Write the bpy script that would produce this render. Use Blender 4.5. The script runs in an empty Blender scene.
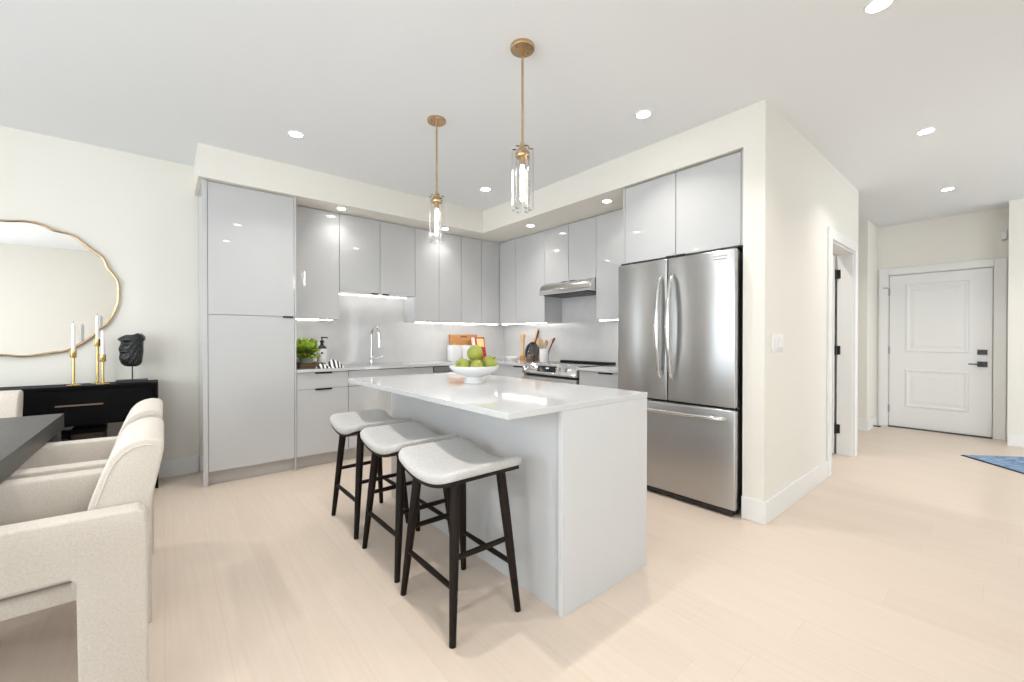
import bpy, bmesh, math, random
from mathutils import Vector, Matrix
R = math.radians
PI = math.pi
scene = bpy.context.scene
COL = scene.collection

# ------------------------------------------------------------------ camera
cam_data = bpy.data.cameras.new('camera')
cam_data.sensor_width = 36.0
cam_data.lens = 415.69 / 1024 * 36
cam_data.clip_start = 0.05
cam = bpy.data.objects.new('camera', cam_data)
COL.objects.link(cam)
cam.location = (0, 0, 1.18)
cam.rotation_euler = (R(90 - 0.357), 0, -0.697527)
scene.camera = cam
scene.view_settings.view_transform = 'Standard'
scene.view_settings.look = 'None'
scene.view_settings.exposure = 0.39
scene.view_settings.gamma = 1.0
scene.view_settings.use_curve_mapping = False

# ------------------------------------------------------------------ world, daylight, lamp strengths
world = bpy.data.worlds.new('sky')
scene.world = world
world.use_nodes = True
wbg = world.node_tree.nodes['Background']
wbg.inputs[0].default_value = (0.87, 0.94, 1.0, 1)
wbg.inputs[1].default_value = 4.5
WALL_L = -3.4                       # the dining room's window wall
WIN = (-.95, 3.35, 0.1, 2.58)        # y0 y1 z0 z1 of the dining window opening
WIN2 = (4.5, 6.9, 0.15, 2.45); YL = -4.2   # x0 x1 z0 z1 of an unseen window added to light the hall, and its wall
WIN3 = (-.47, .47, .25, 2.42); WIN4 = (-3.2, -2.15, .25, 2.42)   # x0 x1 z0 z1 of two unseen windows added behind the camera to light the sink wall
WIN5 = (-3.9, -1.35, .15, 2.45)                                # y0 y1 z0 z1 of an unseen side window added to light the entry wall, at x = 2.55
YFW = -1.10
def portal(name, loc, rot, w, h):
    p = bpy.data.lights.new(name, 'AREA'); p.shape = 'RECTANGLE'; p.size = w; p.size_y = h; p.cycles.is_portal = True
    o = bpy.data.objects.new(name, p); COL.objects.link(o); o.location = loc; o.rotation_euler = rot
portal('window_portal', (WALL_L - .05, (WIN[0] + WIN[1]) / 2, (WIN[2] + WIN[3]) / 2), (0, R(-90), 0), WIN[3] - WIN[2], WIN[1] - WIN[0])
for w, y in ((WIN2, YL - .05), (WIN3, YFW - .05), (WIN4, YFW - .05)):
    portal('window_portal', ((w[0] + w[1]) / 2, y, (w[2] + w[3]) / 2), (R(90), 0, 0), w[1] - w[0], w[3] - w[2])
portal('window_portal', (2.55, (WIN5[0] + WIN5[1]) / 2, (WIN5[2] + WIN5[3]) / 2), (0, R(-90), 0), WIN5[3] - WIN5[2], WIN5[1] - WIN5[0])
SPOT_W = 4.6
SOFFIT_W = .8
BULB_E = 22
STRIP_E = 24.0
LENS_E = 28.0

# ------------------------------------------------------------------ materials
def mat(name, col=(.8, .8, .8), rough=.5, metal=0.0, spec=.5, coat=0.0, noise=None, bump=None, sheen=0.0, aniso=None, emit=None):
    """principled material; noise=(scale, amount, stretch) varies the colour, bump=(scale, strength, stretch)."""
    m = bpy.data.materials.new(name); m.use_nodes = True
    nt = m.node_tree; b = nt.nodes['Principled BSDF']
    b.inputs['Base Color'].default_value = (*col, 1)
    b.inputs['Roughness'].default_value = rough
    b.inputs['Metallic'].default_value = metal
    b.inputs['Specular IOR Level'].default_value = spec
    b.inputs['Coat Weight'].default_value = coat
    b.inputs['Coat Roughness'].default_value = .03
    if sheen: b.inputs['Sheen Weight'].default_value = sheen
    if emit:
        b.inputs['Emission Color'].default_value = (*emit[0], 1)
        b.inputs['Emission Strength'].default_value = emit[1]
    def coords(stretch):
        tc = nt.nodes.new('ShaderNodeTexCoord'); mp = nt.nodes.new('ShaderNodeMapping')
        mp.inputs['Scale'].default_value = stretch
        nt.links.new(tc.outputs['Object'], mp.inputs[0]); return mp.outputs[0]
    if noise:
        n = nt.nodes.new('ShaderNodeTexNoise'); n.inputs['Scale'].default_value = noise[0]; n.inputs['Detail'].default_value = 5
        nt.links.new(coords(noise[2] if len(noise) > 2 else (1, 1, 1)), n.inputs['Vector'])
        r = nt.nodes.new('ShaderNodeValToRGB'); a = noise[1]
        r.color_ramp.elements[0].position = .3; r.color_ramp.elements[1].position = .7
        r.color_ramp.elements[0].color = (*[max(0, c * (1 - a)) for c in col], 1)
        r.color_ramp.elements[1].color = (*[min(1, c * (1 + a)) for c in col], 1)
        nt.links.new(n.outputs['Fac'], r.inputs[0]); nt.links.new(r.outputs[0], b.inputs['Base Color'])
    if bump:
        n = nt.nodes.new('ShaderNodeTexNoise'); n.inputs['Scale'].default_value = bump[0]; n.inputs['Detail'].default_value = 4
        nt.links.new(coords(bump[2] if len(bump) > 2 else (1, 1, 1)), n.inputs['Vector'])
        bp = nt.nodes.new('ShaderNodeBump'); bp.inputs['Strength'].default_value = bump[1]; bp.inputs['Distance'].default_value = .002
        nt.links.new(n.outputs['Fac'], bp.inputs['Height']); nt.links.new(bp.outputs[0], b.inputs['Normal'])
    if aniso:
        t = nt.nodes.new('ShaderNodeTangent'); t.direction_type = 'RADIAL'; t.axis = 'Z'
        nt.links.new(t.outputs[0], b.inputs['Tangent']); b.inputs['Anisotropic Rotation'].default_value = .25; b.inputs['Anisotropic'].default_value = aniso
    return m

def emission(name, col, strength):
    m = bpy.data.materials.new(name); m.use_nodes = True; nt = m.node_tree
    nt.nodes.remove(nt.nodes['Principled BSDF'])
    e = nt.nodes.new('ShaderNodeEmission'); e.inputs[0].default_value = (*col, 1); e.inputs[1].default_value = strength
    nt.links.new(e.outputs[0], nt.nodes['Material Output'].inputs[0]); return m

def thin_glass(name, tint, blend=.35, rough=0.0):
    m = bpy.data.materials.new(name); m.use_nodes = True; nt = m.node_tree
    nt.nodes.remove(nt.nodes['Principled BSDF'])
    t = nt.nodes.new('ShaderNodeBsdfTransparent'); t.inputs[0].default_value = (*tint, 1)
    g = nt.nodes.new('ShaderNodeBsdfGlossy'); g.inputs['Roughness'].default_value = rough
    lw = nt.nodes.new('ShaderNodeLayerWeight'); lw.inputs['Blend'].default_value = blend
    mx = nt.nodes.new('ShaderNodeMixShader')
    nt.links.new(lw.outputs['Fresnel'], mx.inputs[0]); nt.links.new(t.outputs[0], mx.inputs[1]); nt.links.new(g.outputs[0], mx.inputs[2])
    nt.links.new(mx.outputs[0], nt.nodes['Material Output'].inputs[0]); return m

def floor_material():
    m = bpy.data.materials.new('light oak planks'); m.use_nodes = True; nt = m.node_tree; L = nt.links
    b = nt.nodes['Principled BSDF']; b.inputs['Roughness'].default_value = .34; b.inputs['Specular IOR Level'].default_value = .35
    tc = nt.nodes.new('ShaderNodeTexCoord'); sp = nt.nodes.new('ShaderNodeSeparateXYZ'); cb = nt.nodes.new('ShaderNodeCombineXYZ')
    L.new(tc.outputs['Object'], sp.inputs[0]); L.new(sp.outputs['X'], cb.inputs['Y'])
    def op(kind, a, v=None, b2=None):
        q = nt.nodes.new('ShaderNodeMath'); q.operation = kind; L.new(a, q.inputs[0])
        if b2 is not None: L.new(b2, q.inputs[1])
        elif v is not None: q.inputs[1].default_value = v
        return q.outputs[0]
    row = op('FLOOR', op('DIVIDE', sp.outputs['X'], .187)); wn = nt.nodes.new('ShaderNodeTexWhiteNoise'); wn.noise_dimensions = '1D'
    L.new(row, wn.inputs['W'])                                     # every row of planks starts at its own offset
    L.new(op('ADD', sp.outputs['Y'], None, op('MULTIPLY', wn.outputs['Value'], 1.75)), cb.inputs['X'])
    br = nt.nodes.new('ShaderNodeTexBrick'); br.offset = 0; br.offset_frequency = 2
    br.inputs['Scale'].default_value = 1.0; br.inputs['Brick Width'].default_value = 1.75; br.inputs['Row Height'].default_value = .187
    br.inputs['Mortar Size'].default_value = .0012; br.inputs['Mortar Smooth'].default_value = .3; br.inputs['Bias'].default_value = 0
    br.inputs['Color1'].default_value = (*FLOOR_A, 1); br.inputs['Color2'].default_value = (*FLOOR_B, 1); br.inputs['Mortar'].default_value = (*FLOOR_M, 1)
    L.new(cb.outputs[0], br.inputs['Vector'])
    mp = nt.nodes.new('ShaderNodeMapping'); mp.inputs['Scale'].default_value = (1.2, 26, 1); L.new(cb.outputs[0], mp.inputs[0])
    n = nt.nodes.new('ShaderNodeTexNoise'); n.inputs['Scale'].default_value = 2.2; n.inputs['Detail'].default_value = 7; n.inputs['Distortion'].default_value = .6
    L.new(mp.outputs[0], n.inputs['Vector'])
    r = nt.nodes.new('ShaderNodeValToRGB'); r.color_ramp.elements[0].position = .3; r.color_ramp.elements[1].position = .7
    r.color_ramp.elements[0].color = (.95, .94, .93, 1); r.color_ramp.elements[1].color = (1.0, 1.0, 1.0, 1)
    L.new(n.outputs['Fac'], r.inputs[0])
    mx = nt.nodes.new('ShaderNodeMix'); mx.data_type = 'RGBA'; mx.blend_type = 'MULTIPLY'; mx.inputs['Factor'].default_value = 1
    L.new(br.outputs['Color'], mx.inputs['A']); L.new(r.outputs[0], mx.inputs['B']); L.new(mx.outputs['Result'], b.inputs['Base Color'])
    bp = nt.nodes.new('ShaderNodeBump'); bp.inputs['Strength'].default_value = .08; bp.inputs['Distance'].default_value = .002
    L.new(n.outputs['Fac'], bp.inputs['Height']); L.new(bp.outputs[0], b.inputs['Normal'])
    return m

def stripe_material(name, a, b_, scale, axis=0):
    m = bpy.data.materials.new(name); m.use_nodes = True; nt = m.node_tree; L = nt.links
    b = nt.nodes['Principled BSDF']; b.inputs['Roughness'].default_value = .85
    tc = nt.nodes.new('ShaderNodeTexCoord'); w = nt.nodes.new('ShaderNodeTexWave'); w.wave_type = 'BANDS'
    w.bands_direction = 'XYZ'[axis]; w.inputs['Scale'].default_value = scale; w.inputs['Distortion'].default_value = 0
    L.new(tc.outputs['Object'], w.inputs['Vector'])
    r = nt.nodes.new('ShaderNodeValToRGB'); r.color_ramp.interpolation = 'CONSTANT'
    r.color_ramp.elements[0].color = (*a, 1); r.color_ramp.elements[1].position = .5; r.color_ramp.elements[1].color = (*b_, 1)
    L.new(w.outputs['Fac'], r.inputs[0]); L.new(r.outputs[0], b.inputs['Base Color']); return m

FLOOR_A = (.695, .587, .49); FLOOR_B = (.67, .56, .462); FLOOR_M = (.62, .51, .415)
M = {
 'floor': floor_material(),
 'wall': mat('warm white wall paint', (.79, .758, .695), .6, spec=.25, bump=(220, .03)),
 'ceiling': mat('white ceiling paint', (.81, .825, .84), .8, spec=.2, bump=(160, .04)),
 'trim': mat('white trim paint', (.80, .79, .77), .38),
 'gloss': mat('grey white gloss lacquer', (.53, .528, .527), .012, spec=.6, noise=(2, .01)),
 'matte_cab': mat('grey white cabinet edge', (.58, .58, .58), .35, noise=(2, .01)),
 'kick': mat('toe kick laminate', (.50, .47, .43), .5, noise=(3, .03)),
 'quartz': mat('pale grey quartz', (.57, .57, .57), .055, noise=(35, .015), spec=.55),
 'splash': mat('grey quartz backsplash', (.62, .61, .60), .08, noise=(9, .03)),
 'steel': mat('brushed stainless steel', (.50, .495, .49), .30, 1.0, noise=(3, .012, (1, 30, 1)), aniso=.85),
 'steel2': mat('polished stainless steel', (.70, .70, .70), .16, 1.0, noise=(5, .03)),
 'darksteel': mat('dark grey appliance metal', (.06, .06, .065), .4, .5, noise=(5, .1)),
 'chrome': mat('chrome', (.82, .82, .83), .06, 1.0, noise=(4, .01)),
 'black': mat('black satin', (.012, .012, .013), .35, noise=(12, .2)),
 'blackglass': mat('black glass', (.01, .01, .012), .05, noise=(3, .1)),
 'brass': mat('brushed brass', (.58, .41, .24), .27, 1.0, noise=(25, .08)),
 'gold': mat('bright gold', (.64, .47, .20), .25, 1.0, noise=(20, .08)),
 'glass': thin_glass('clear crystal', (.975, .975, .975), .24),
 'pane': thin_glass('window pane', (.98, .99, .99), .1),
 'stool_wood': mat('dark espresso wood', (.011, .0065, .0045), .5, spec=.18, noise=(6, .35, (1, 1, .15)), bump=(40, .08, (1, 1, .1))),
 'stool_fabric': mat('off white stool fabric', (.52, .505, .485), .9, sheen=.12, noise=(140, .12), bump=(420, .5)),
 'chair_fabric': mat('cream linen weave', (.61, .555, .49), .92, sheen=.2, noise=(160, .08), bump=(380, .5)),
 'table': mat('charcoal stained oak', (.055, .052, .05), .42, noise=(4, .25, (12, 1, 12)), bump=(30, .1, (10, 1, 1))),
 'console': mat('black lacquered wood', (.004, .0035, .004), .55, spec=.08, noise=(4, .25, (1, 8, 8))),
 'bronze': mat('bronze edge strip', (.28, .20, .15), .35, .8, noise=(8, .1)),
 'mirror': mat('mirror glass', (.82, .81, .79), .01, 1.0, noise=(2, .004)),
 'candle': mat('white candle wax', (.86, .85, .82), .5, noise=(10, .02)),
 'sculpt': mat('black carved stone', (.011, .011, .012), .33, bump=(70, .25), noise=(30, .2)),
 'ceramic': mat('white glazed ceramic', (.80, .79, .78), .22, noise=(5, .015)),
 'apple': mat('green apple skin', (.29, .31, .045), .33, noise=(9, .22)),
 'stem': mat('brown stem', (.10, .055, .02), .7, noise=(20, .2)),
 'leaf': mat('bright green leaf', (.46, .58, .12), .5, noise=(16, .5)),
 'leafdark': mat('deep green stalk', (.10, .19, .05), .55, noise=(16, .4)),
 'wood': mat('honey wood', (.50, .22, .06), .45, noise=(5, .2, (1, 9, 9))),
 'palewood': mat('pale beech wood', (.62, .42, .24), .5, noise=(6, .15, (9, 9, 1))),
 'brownwood': mat('brown walnut', (.15, .07, .03), .5, noise=(6, .3, (1, 9, 9))),
 'darkbox': mat('dark brown box board', (.035, .018, .012), .6, noise=(12, .3)),
 'pot': mat('pale green glaze', (.42, .52, .34), .4, noise=(12, .15)),
 'towel': stripe_material('black and white stripes', (.80, .79, .76), (.025, .025, .025), 9.5, 0),
 'label': mat('soft white label', (.80, .80, .78), .6, noise=(10, .02)),
 'red': mat('red book cover', (.48, .03, .02), .4, noise=(30, .4)),
 'cream': mat('cream printed panel', (.80, .62, .25), .5, noise=(25, .15)),
 'paper': mat('book pages', (.80, .77, .70), .8, noise=(60, .05)),
 'rug': mat('blue woven mat', (.20, .30, .46), .9, noise=(22, .5), bump=(150, .6)),
 'rugedge': mat('dark navy binding', (.03, .04, .07), .85, noise=(40, .2)),
 'plastic': mat('white switch plastic', (.82, .81, .79), .4, noise=(5, .01)),
 'lens': emission('glowing downlight lens', (1, .985, .96), LENS_E),
 'led': emission('led strip', (1, .985, .96), STRIP_E),
 'led_dim': emission('dim led strip', (1, .985, .96), STRIP_E * .45),
 'bulb': emission('lit bulb', (1, .96, .9), BULB_E),
 'display': mat('black display with dim digits', (.01, .01, .012), .08, noise=(3, .1)),
 'digit': emission('display digits', (.75, .85, 1), .8),
 'grey': mat('mid grey metal', (.35, .35, .35), .4, .6, noise=(6, .05)),
 'pepper': mat('peppercorns', (.25, .16, .10), .7, noise=(70, .7)),
}

# ------------------------------------------------------------------ mesh helpers
class MB:
    def __init__(self): self.bm = bmesh.new()
    def _merge(self, b, bevel=0, seg=2, mtx=None):
        if bevel:
            bmesh.ops.bevel(b, geom=list(b.edges), offset=bevel, segments=seg, profile=.5, affect='EDGES', clamp_overlap=True)
        if mtx is not None: bmesh.ops.transform(b, matrix=mtx, verts=list(b.verts))
        me = bpy.data.meshes.new('t'); b.to_mesh(me); b.free(); self.bm.from_mesh(me); bpy.data.meshes.remove(me); return self
    def box(self, x0, x1, y0, y1, z0, z1, bevel=0, seg=2, mtx=None):
        b = bmesh.new(); bmesh.ops.create_cube(b, size=1)
        for v in b.verts: v.co = Vector(((x0 + x1) / 2 + v.co.x * (x1 - x0), (y0 + y1) / 2 + v.co.y * (y1 - y0), (z0 + z1) / 2 + v.co.z * (z1 - z0)))
        return self._merge(b, bevel, seg, mtx)
    def rings(self, rs, cap=True, mtx=None, closed=False):
        b = bmesh.new(); V = [[b.verts.new(p) for p in r] for r in rs]; n = len(rs[0])
        pairs = list(zip(V, V[1:])) + ([(V[-1], V[0])] if closed else [])
        for A, B in pairs:
            for i in range(n):
                j = (i + 1) % n
                b.faces.new((A[i], A[j], B[j], B[i]))
        if cap and not closed:
            b.faces.new(list(reversed(V[0]))); b.faces.new(V[-1])
        bmesh.ops.recalc_face_normals(b, faces=list(b.faces))
        return self._merge(b, mtx=mtx)
    def cyl(self, p0, p1, r0, r1=None, n=20, cap=True):
        r1 = r0 if r1 is None else r1
        p0, p1 = Vector(p0), Vector(p1); q = (p1 - p0).to_track_quat('Z', 'Y')
        rs = [[p + q @ Vector((r * math.cos(2 * PI * i / n), r * math.sin(2 * PI * i / n), 0)) for i in range(n)] for p, r in ((p0, r0), (p1, r1))]
        return self.rings(rs, cap)
    def lathe(self, prof, c=(0, 0, 0), n=32, mtx=None, cap=True):
        rs = [[Vector((c[0] + max(r, 1e-4) * math.cos(2 * PI * i / n), c[1] + max(r, 1e-4) * math.sin(2 * PI * i / n), c[2] + z)) for i in range(n)] for r, z in prof]
        return self.rings(rs, cap, mtx)
    def tube(self, pts, r, n=12, closed=False, up=None):
        pts = [Vector(p) for p in pts]; rs = []; N = len(pts); ref = None
        for k, p in enumerate(pts):
            a = pts[(k - 1) % N] if (closed or k) else pts[0]; c = pts[(k + 1) % N] if (closed or k < N - 1) else pts[-1]
            t = (c - a).normalized()
            if ref is None: ref = t.orthogonal() if up is None else Vector(up)
            ref = (ref - t * ref.dot(t)).normalized(); s = t.cross(ref)
            rr = r[k] if isinstance(r, (list, tuple)) else r
            rs.append([p + ref * rr * math.cos(2 * PI * i / n) + s * rr * math.sin(2 * PI * i / n) for i in range(n)])
        return self.rings(rs, True, closed=closed)
    def prism(self, pts, axis, a0, a1, bevel=0, seg=2, mtx=None):
        """pts: outline in the plane across axis; x:(y,z) y:(x,z) z:(x,y)"""
        f = {'x': lambda u, v, a: (a, u, v), 'y': lambda u, v, a: (u, a, v), 'z': lambda u, v, a: (u, v, a)}[axis]
        b = bmesh.new(); A = [b.verts.new(f(u, v, a0)) for u, v in pts]; B = [b.verts.new(f(u, v, a1)) for u, v in pts]; n = len(pts)
        b.faces.new(A); b.faces.new(B)
        for i in range(n): b.faces.new((A[i], A[(i + 1) % n], B[(i + 1) % n], B[i]))
        bmesh.ops.recalc_face_normals(b, faces=list(b.faces))
        return self._merge(b, bevel, seg, mtx)
    def build(self, name, m, parent=None, smooth=True, angle=35):
        me = bpy.data.meshes.new(name); off = Vector((0, 0, 0)); o_ = parent
        while o_ is not None: off += o_.location; o_ = o_.parent
        if off.length: bmesh.ops.translate(self.bm, verts=list(self.bm.verts), vec=-off)
        self.bm.to_mesh(me); self.bm.free()
        me.materials.append(M[m] if isinstance(m, str) else m)
        if smooth:
            me.polygons.foreach_set('use_smooth', [True] * len(me.polygons)); me.set_sharp_from_angle(angle=R(angle))
        o = bpy.data.objects.new(name, me); COL.objects.link(o)
        if parent is not None: o.parent = parent
        return o

def tag(o, label, cat, group=None, kind=None):
    o['label'] = label; o['category'] = cat
    if group: o['group'] = group
    if kind: o['kind'] = kind
    return o
def thing(name, label, cat, loc=(0, 0, 0), group=None, rz=0):
    o = bpy.data.objects.new(name, None); COL.objects.link(o); o.location = loc; o.rotation_euler = (0, 0, rz)
    o.empty_display_size = .05
    return tag(o, label, cat, group)
def struct(name, mb, m, parent=None, label=None, cat=None, smooth=False):
    o = mb.build(name, m, parent, smooth)
    if parent is None:
        o['kind'] = 'structure'; o['label'] = label; o['category'] = cat
    return o
def copy_tree(o, parent=None):
    c = o.copy(); COL.objects.link(c)
    if parent is not None: c.parent = parent
    for ch in list(o.children): copy_tree(ch, c)
    return c

# ------------------------------------------------------------------ room shell
H = 2.69; YB = 4.60; XR = 3.70; XE = 7.47; YF = -1.10; SOF = 2.435; YH = .99
struct('floor', MB().box(WALL_L - .1, 7.7, YL - .1, 4.7, -.1, 0), 'floor', label='light oak plank floor running through kitchen and hall', cat='floor')
struct('ceiling', MB().box(WALL_L - .1, 7.7, YL - .1, 4.7, H, H + .1), 'ceiling', label='flat white ceiling with recessed lights', cat='ceiling')
struct('wall_back', MB().box(WALL_L - .1, XR + .1, YB, YB + .1, 0, H), 'wall', label='warm white wall behind the sink run and the mirror', cat='wall')
struct('wall_right', MB().box(XR, XR + .1, YH + .13, YB, 0, H), 'wall', label='wall behind the range and refrigerator', cat='wall')
wm = MB(); xs = (WALL_L - .1, WIN4[0], WIN4[1], WIN3[0], WIN3[1], 2.6)
for a, b_ in zip(xs[0::2], xs[1::2]): wm.box(a, b_, YF - .1, YF, 0, H)
for w in (WIN3, WIN4): wm.box(w[0], w[1], YF - .1, YF, 0, w[2]); wm.box(w[0], w[1], YF - .1, YF, w[3], H)
wm.box(2.5, 2.6, YL, WIN5[0], 0, H); wm.box(2.5, 2.6, WIN5[1], YF - .1, 0, H); wm.box(2.5, 2.6, WIN5[0], WIN5[1], 0, WIN5[2]); wm.box(2.5, 2.6, WIN5[0], WIN5[1], WIN5[3], H)
struct('wall_front', wm, 'wall', label='warm white wall behind the camera', cat='wall')
# hall wall with the inner door opening
DX0, DX1, DZ = 4.42, 5.27, 2.04
wm = MB()
wm.box(2.918, DX0, YH, YH + .13, 0, H); wm.box(DX1, 5.46, YH, YH + .13, 0, H); wm.box(DX0, DX1, YH, YH + .13, DZ, H)
struct('wall_hall', wm, 'wall', label='white wall beside refrigerator running down the hall', cat='wall')
wm = MB(); wm.box(5.36, 5.46, YH + .13, 2.4, 0, H); wm.box(XR + .1, 6.9, 2.4, 2.5, 0, H)
struct('wall_closet', wm, 'wall', label='walls of the small room behind the open inner door', cat='wall')
struct('wall_alcove', MB().box(6.86, XE + .1, 1.15, 2.5, 0, H), 'wall', label='short white wall left of the entry door', cat='wall')
EY0, EY1, EZ = .112, 1.03, 2.02
wm = MB(); wm.box(XE, XE + .12, EY1, 1.15, 0, H); wm.box(XE, XE + .12, -.02, EY0, 0, H); wm.box(XE, XE + .12, EY0, EY1, EZ, H); wm.box(XE + .055, XE + .12, EY0, EY1, 0, EZ)  # last box: unseen backing added behind the door to stop light leaking round it
struct('wall_entry', wm, 'wall', label='white end wall around the entry door', cat='wall')
struct('wall_stub', MB().box(7.12, XE + .12, YL, 0.0, 0, H), 'wall', label='white wall return at right edge beside entry door', cat='wall')
# window wall of the dining end
wm = MB()
wm.box(WALL_L - .1, WALL_L, YF, WIN[0], 0, H); wm.box(WALL_L - .1, WALL_L, WIN[1], YB, 0, H)
wm.box(WALL_L - .1, WALL_L, WIN[0], WIN[1], 0, WIN[2]); wm.box(WALL_L - .1, WALL_L, WIN[0], WIN[1], WIN[3], H)
struct('wall_left', wm, 'wall', label='dining room wall with large window', cat='wall')
def window(name, label, w, at_, axis, n):
    fr = MB(); B = (lambda a0, a1, z0, z1, d: fr.box(at_ - d, at_ + d, a0, a1, z0, z1)) if axis == 'x' else (lambda a0, a1, z0, z1, d: fr.box(a0, a1, at_ - d, at_ + d, z0, z1))
    for k in range(n + 1): a = w[0] + (w[1] - w[0]) * k / n; B(a - .03, a + .03, w[2], w[3], .03)
    for z in (w[2] + .03, w[3] - .03): B(w[0], w[1], z - .03, z + .03, .03)
    o = struct(name, fr, 'trim', label=label, cat='window')
    fr = MB(); B(w[0], w[1], w[2], w[3], .002); struct('pane', fr, 'pane', parent=o)
window('window_1', 'white framed dining room window', WIN, WALL_L - .05, 'x', 3)
window('fill_window_3', 'narrow unseen window added behind the camera for fill light', WIN3, YF - .05, 'y', 1)
window('fill_window_4', 'narrow unseen window added behind the dining table for fill light', WIN4, YF - .05, 'y', 1)
window('fill_window_5', 'unseen side window added to light the entry wall', WIN5, 2.55, 'x', 2)
wm = MB()
wm.box(2.5, WIN2[0], YL - .1, YL, 0, H); wm.box(WIN2[1], XE + .12, YL - .1, YL, 0, H)
wm.box(WIN2[0], WIN2[1], YL - .1, YL, 0, WIN2[2]); wm.box(WIN2[0], WIN2[1], YL - .1, YL, WIN2[3], H)
struct('wall_living', wm, 'wall', label='unseen living room wall around the added fill window', cat='wall')
window('fill_window_2', 'unseen white framed window added to light the hall', WIN2, YL - .05, 'y', 3)
# dropped soffit
sm = MB(); sm.prism([(.21, 4.02), (2.918, 4.02), (2.918, YH + .13), (XR, YH + .13), (XR, YB), (.21, YB)], 'z', SOF, H)
struct('ceiling_soffit', sm, 'wall', label='dropped cream bulkhead above the wall cabinets', cat='bulkhead')

def board(name, runs, h=.145, t=.014, label=''):
    m_ = MB()
    for x0, x1, y0, y1 in runs:
        m_.box(x0, x1, y0, y1, 0, h, .004, 2)
    return struct(name, m_, 'trim', label=label, cat='baseboard')
t = .014
struct('baseboard_hall', MB().prism([(2.918 - t, YH + .131), (2.918 - t, YH - t), (4.318, YH - t), (4.318, YH), (2.918, YH), (2.918, YH + .131)], 'z', 0, .145, .003, 2), 'trim', label='white baseboard wrapping the column by the refrigerator', cat='baseboard')
board('baseboard_back', [(WALL_L, .234, YB - t, YB)], label='white baseboard below the mirror wall')
struct('baseboard_alcove', MB().prism([(6.86 - t, 2.39), (6.86 - t, 1.15 - t), (XE - .021, 1.15 - t), (XE - .021, 1.15), (6.86, 1.15), (6.86, 2.39)], 'z', 0, .145, .003, 2), 'trim', label='white baseboard left of the entry door', cat='baseboard')
board('baseboard_stub', [(7.12 - t, 7.12, YL, 0)], label='white baseboard on wall at right edge')
board('baseboard_front', [(WALL_L, 2.6, YF, YF + t)], label='white baseboard behind the camera')

def casing(name, pieces, label):
    m_ = MB()
    for b_ in pieces: m_.box(*b_, .003, 1)
    return struct(name, m_, 'trim', label=label, cat='door casing')
casing('trim_1', [(DX0 - .10, DX0, YH - .018, YH, 0, DZ + .09), (DX1, DX1 + .10, YH - .018, YH, 0, DZ + .09), (DX0, DX1, YH - .018, YH, DZ, DZ + .09),
                  (DX0 - .001, DX0 + .018, YH, YH + .13, 0, DZ), (DX1 - .018, DX1 + .001, YH, YH + .13, 0, DZ), (DX0, DX1, YH, YH + .13, DZ - .018, DZ)],
       'white casing around the open inner door')
casing('trim_2', [(XE - .02, XE, EY1 + .005, EY1 + .10, 0, EZ + .095), (XE - .02, XE, EY0 - .10, EY0 - .005, 0, EZ + .095), (XE - .02, XE, EY0 - .005, EY1 + .005, EZ + .005, EZ + .095)],
       'white casing around the closed entry door')
# inner door: open, hinged on the far jamb
d = struct('door_2', MB().box(DX1 - .062, DX1 - .024, YH + .145, YH + .95, .01, DZ - .02, .003, 1), 'trim', label='white inner door standing open behind hall wall', cat='door')
for z in (.26, 1.06, 1.83):
    hm = MB(); hm.box(DX1 - .021, DX1 - .0185, YH + .10, YH + .13, z - .045, z + .045); hm.cyl((DX1 - .03, YH + .135, z - .048), (DX1 - .03, YH + .135, z + .048), .009, n=10)
    struct('hinge', hm, 'black', parent=d)
# entry door
dm = MB(); dm.box(XE + .005, XE + .05, EY0 + .006, EY1 - .006, .015, EZ - .006)
d1 = struct('door_1', dm, 'trim', label='white two panel entry door with black lever', cat='door')
def raised_panel(y0, y1, z0, z1):
    m_ = MB(); rs = []
    for i, x in ((0, XE + .0055), (.012, XE - .004), (.026, XE - .004), (.042, XE + .003), (.06, XE + .003), (.09, XE - .002)):
        rs.append([(x, y0 + i, z0 + i), (x, y1 - i, z0 + i), (x, y1 - i, z1 - i), (x, y0 + i, z1 - i)])
    m_.rings(rs); return m_
struct('upper_panel', raised_panel(.30, .87, 1.00, 1.89), 'trim', parent=d1)
struct('lower_panel', raised_panel(.30, .87, .28, .78), 'trim', parent=d1)
struct('deadbolt', MB().box(XE - .018, XE + .006, .155, .235, .985, 1.045, .004, 2), 'black', parent=d1)
lv = struct('lever_plate', MB().box(XE - .014, XE + .006, .155, .235, .84, .905, .004, 2), 'black', parent=d1)
lm = MB(); lm.cyl((XE - .012, .185, .872), (XE - .055, .185, .872), .009, n=12); lm.box(XE - .062, XE - .048, .178, .305, .865, .879, .004, 2)
struct('lever', lm, 'black', parent=lv)
for z in (.245, 1.024, 1.80):
    hm = MB(); hm.cyl((XE - .008, EY1 + .002, z - .05), (XE - .008, EY1 + .002, z + .05), .008, n=10); hm.box(XE - .006, XE + .004, EY1 - .012, EY1 + .014, z - .045, z + .045)
    struct('hinge', hm, 'grey', parent=d1)
struct('door_stop_arm', MB().tube([(XE - .008, EY1 + .004, 1.855), (XE - .05, EY1 + .03, 1.855), (XE - .06, EY1 + .05, 1.855)], .006, 8), 'grey', parent=d1)
struct('threshold', MB().box(XE - .03, XE + .1, EY0, EY1, 0, .012, .003, 1), 'darksteel', parent=d1)
tag(MB().cyl((7.16, 1.136, .03), (7.16, 1.06, .03), .008, .010, 12).build('door_stop', 'black'), 'small black door stop on baseboard left of entry door', 'door stop')
sn = thing('door_sensor', 'small white sensor box high beside the entry door', 'sensor', (XE, .035, 2.35))
MB().box(XE - .035, XE, .012, .055, 2.33, 2.42, .004, 2).build('housing', 'plastic', sn)
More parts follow.
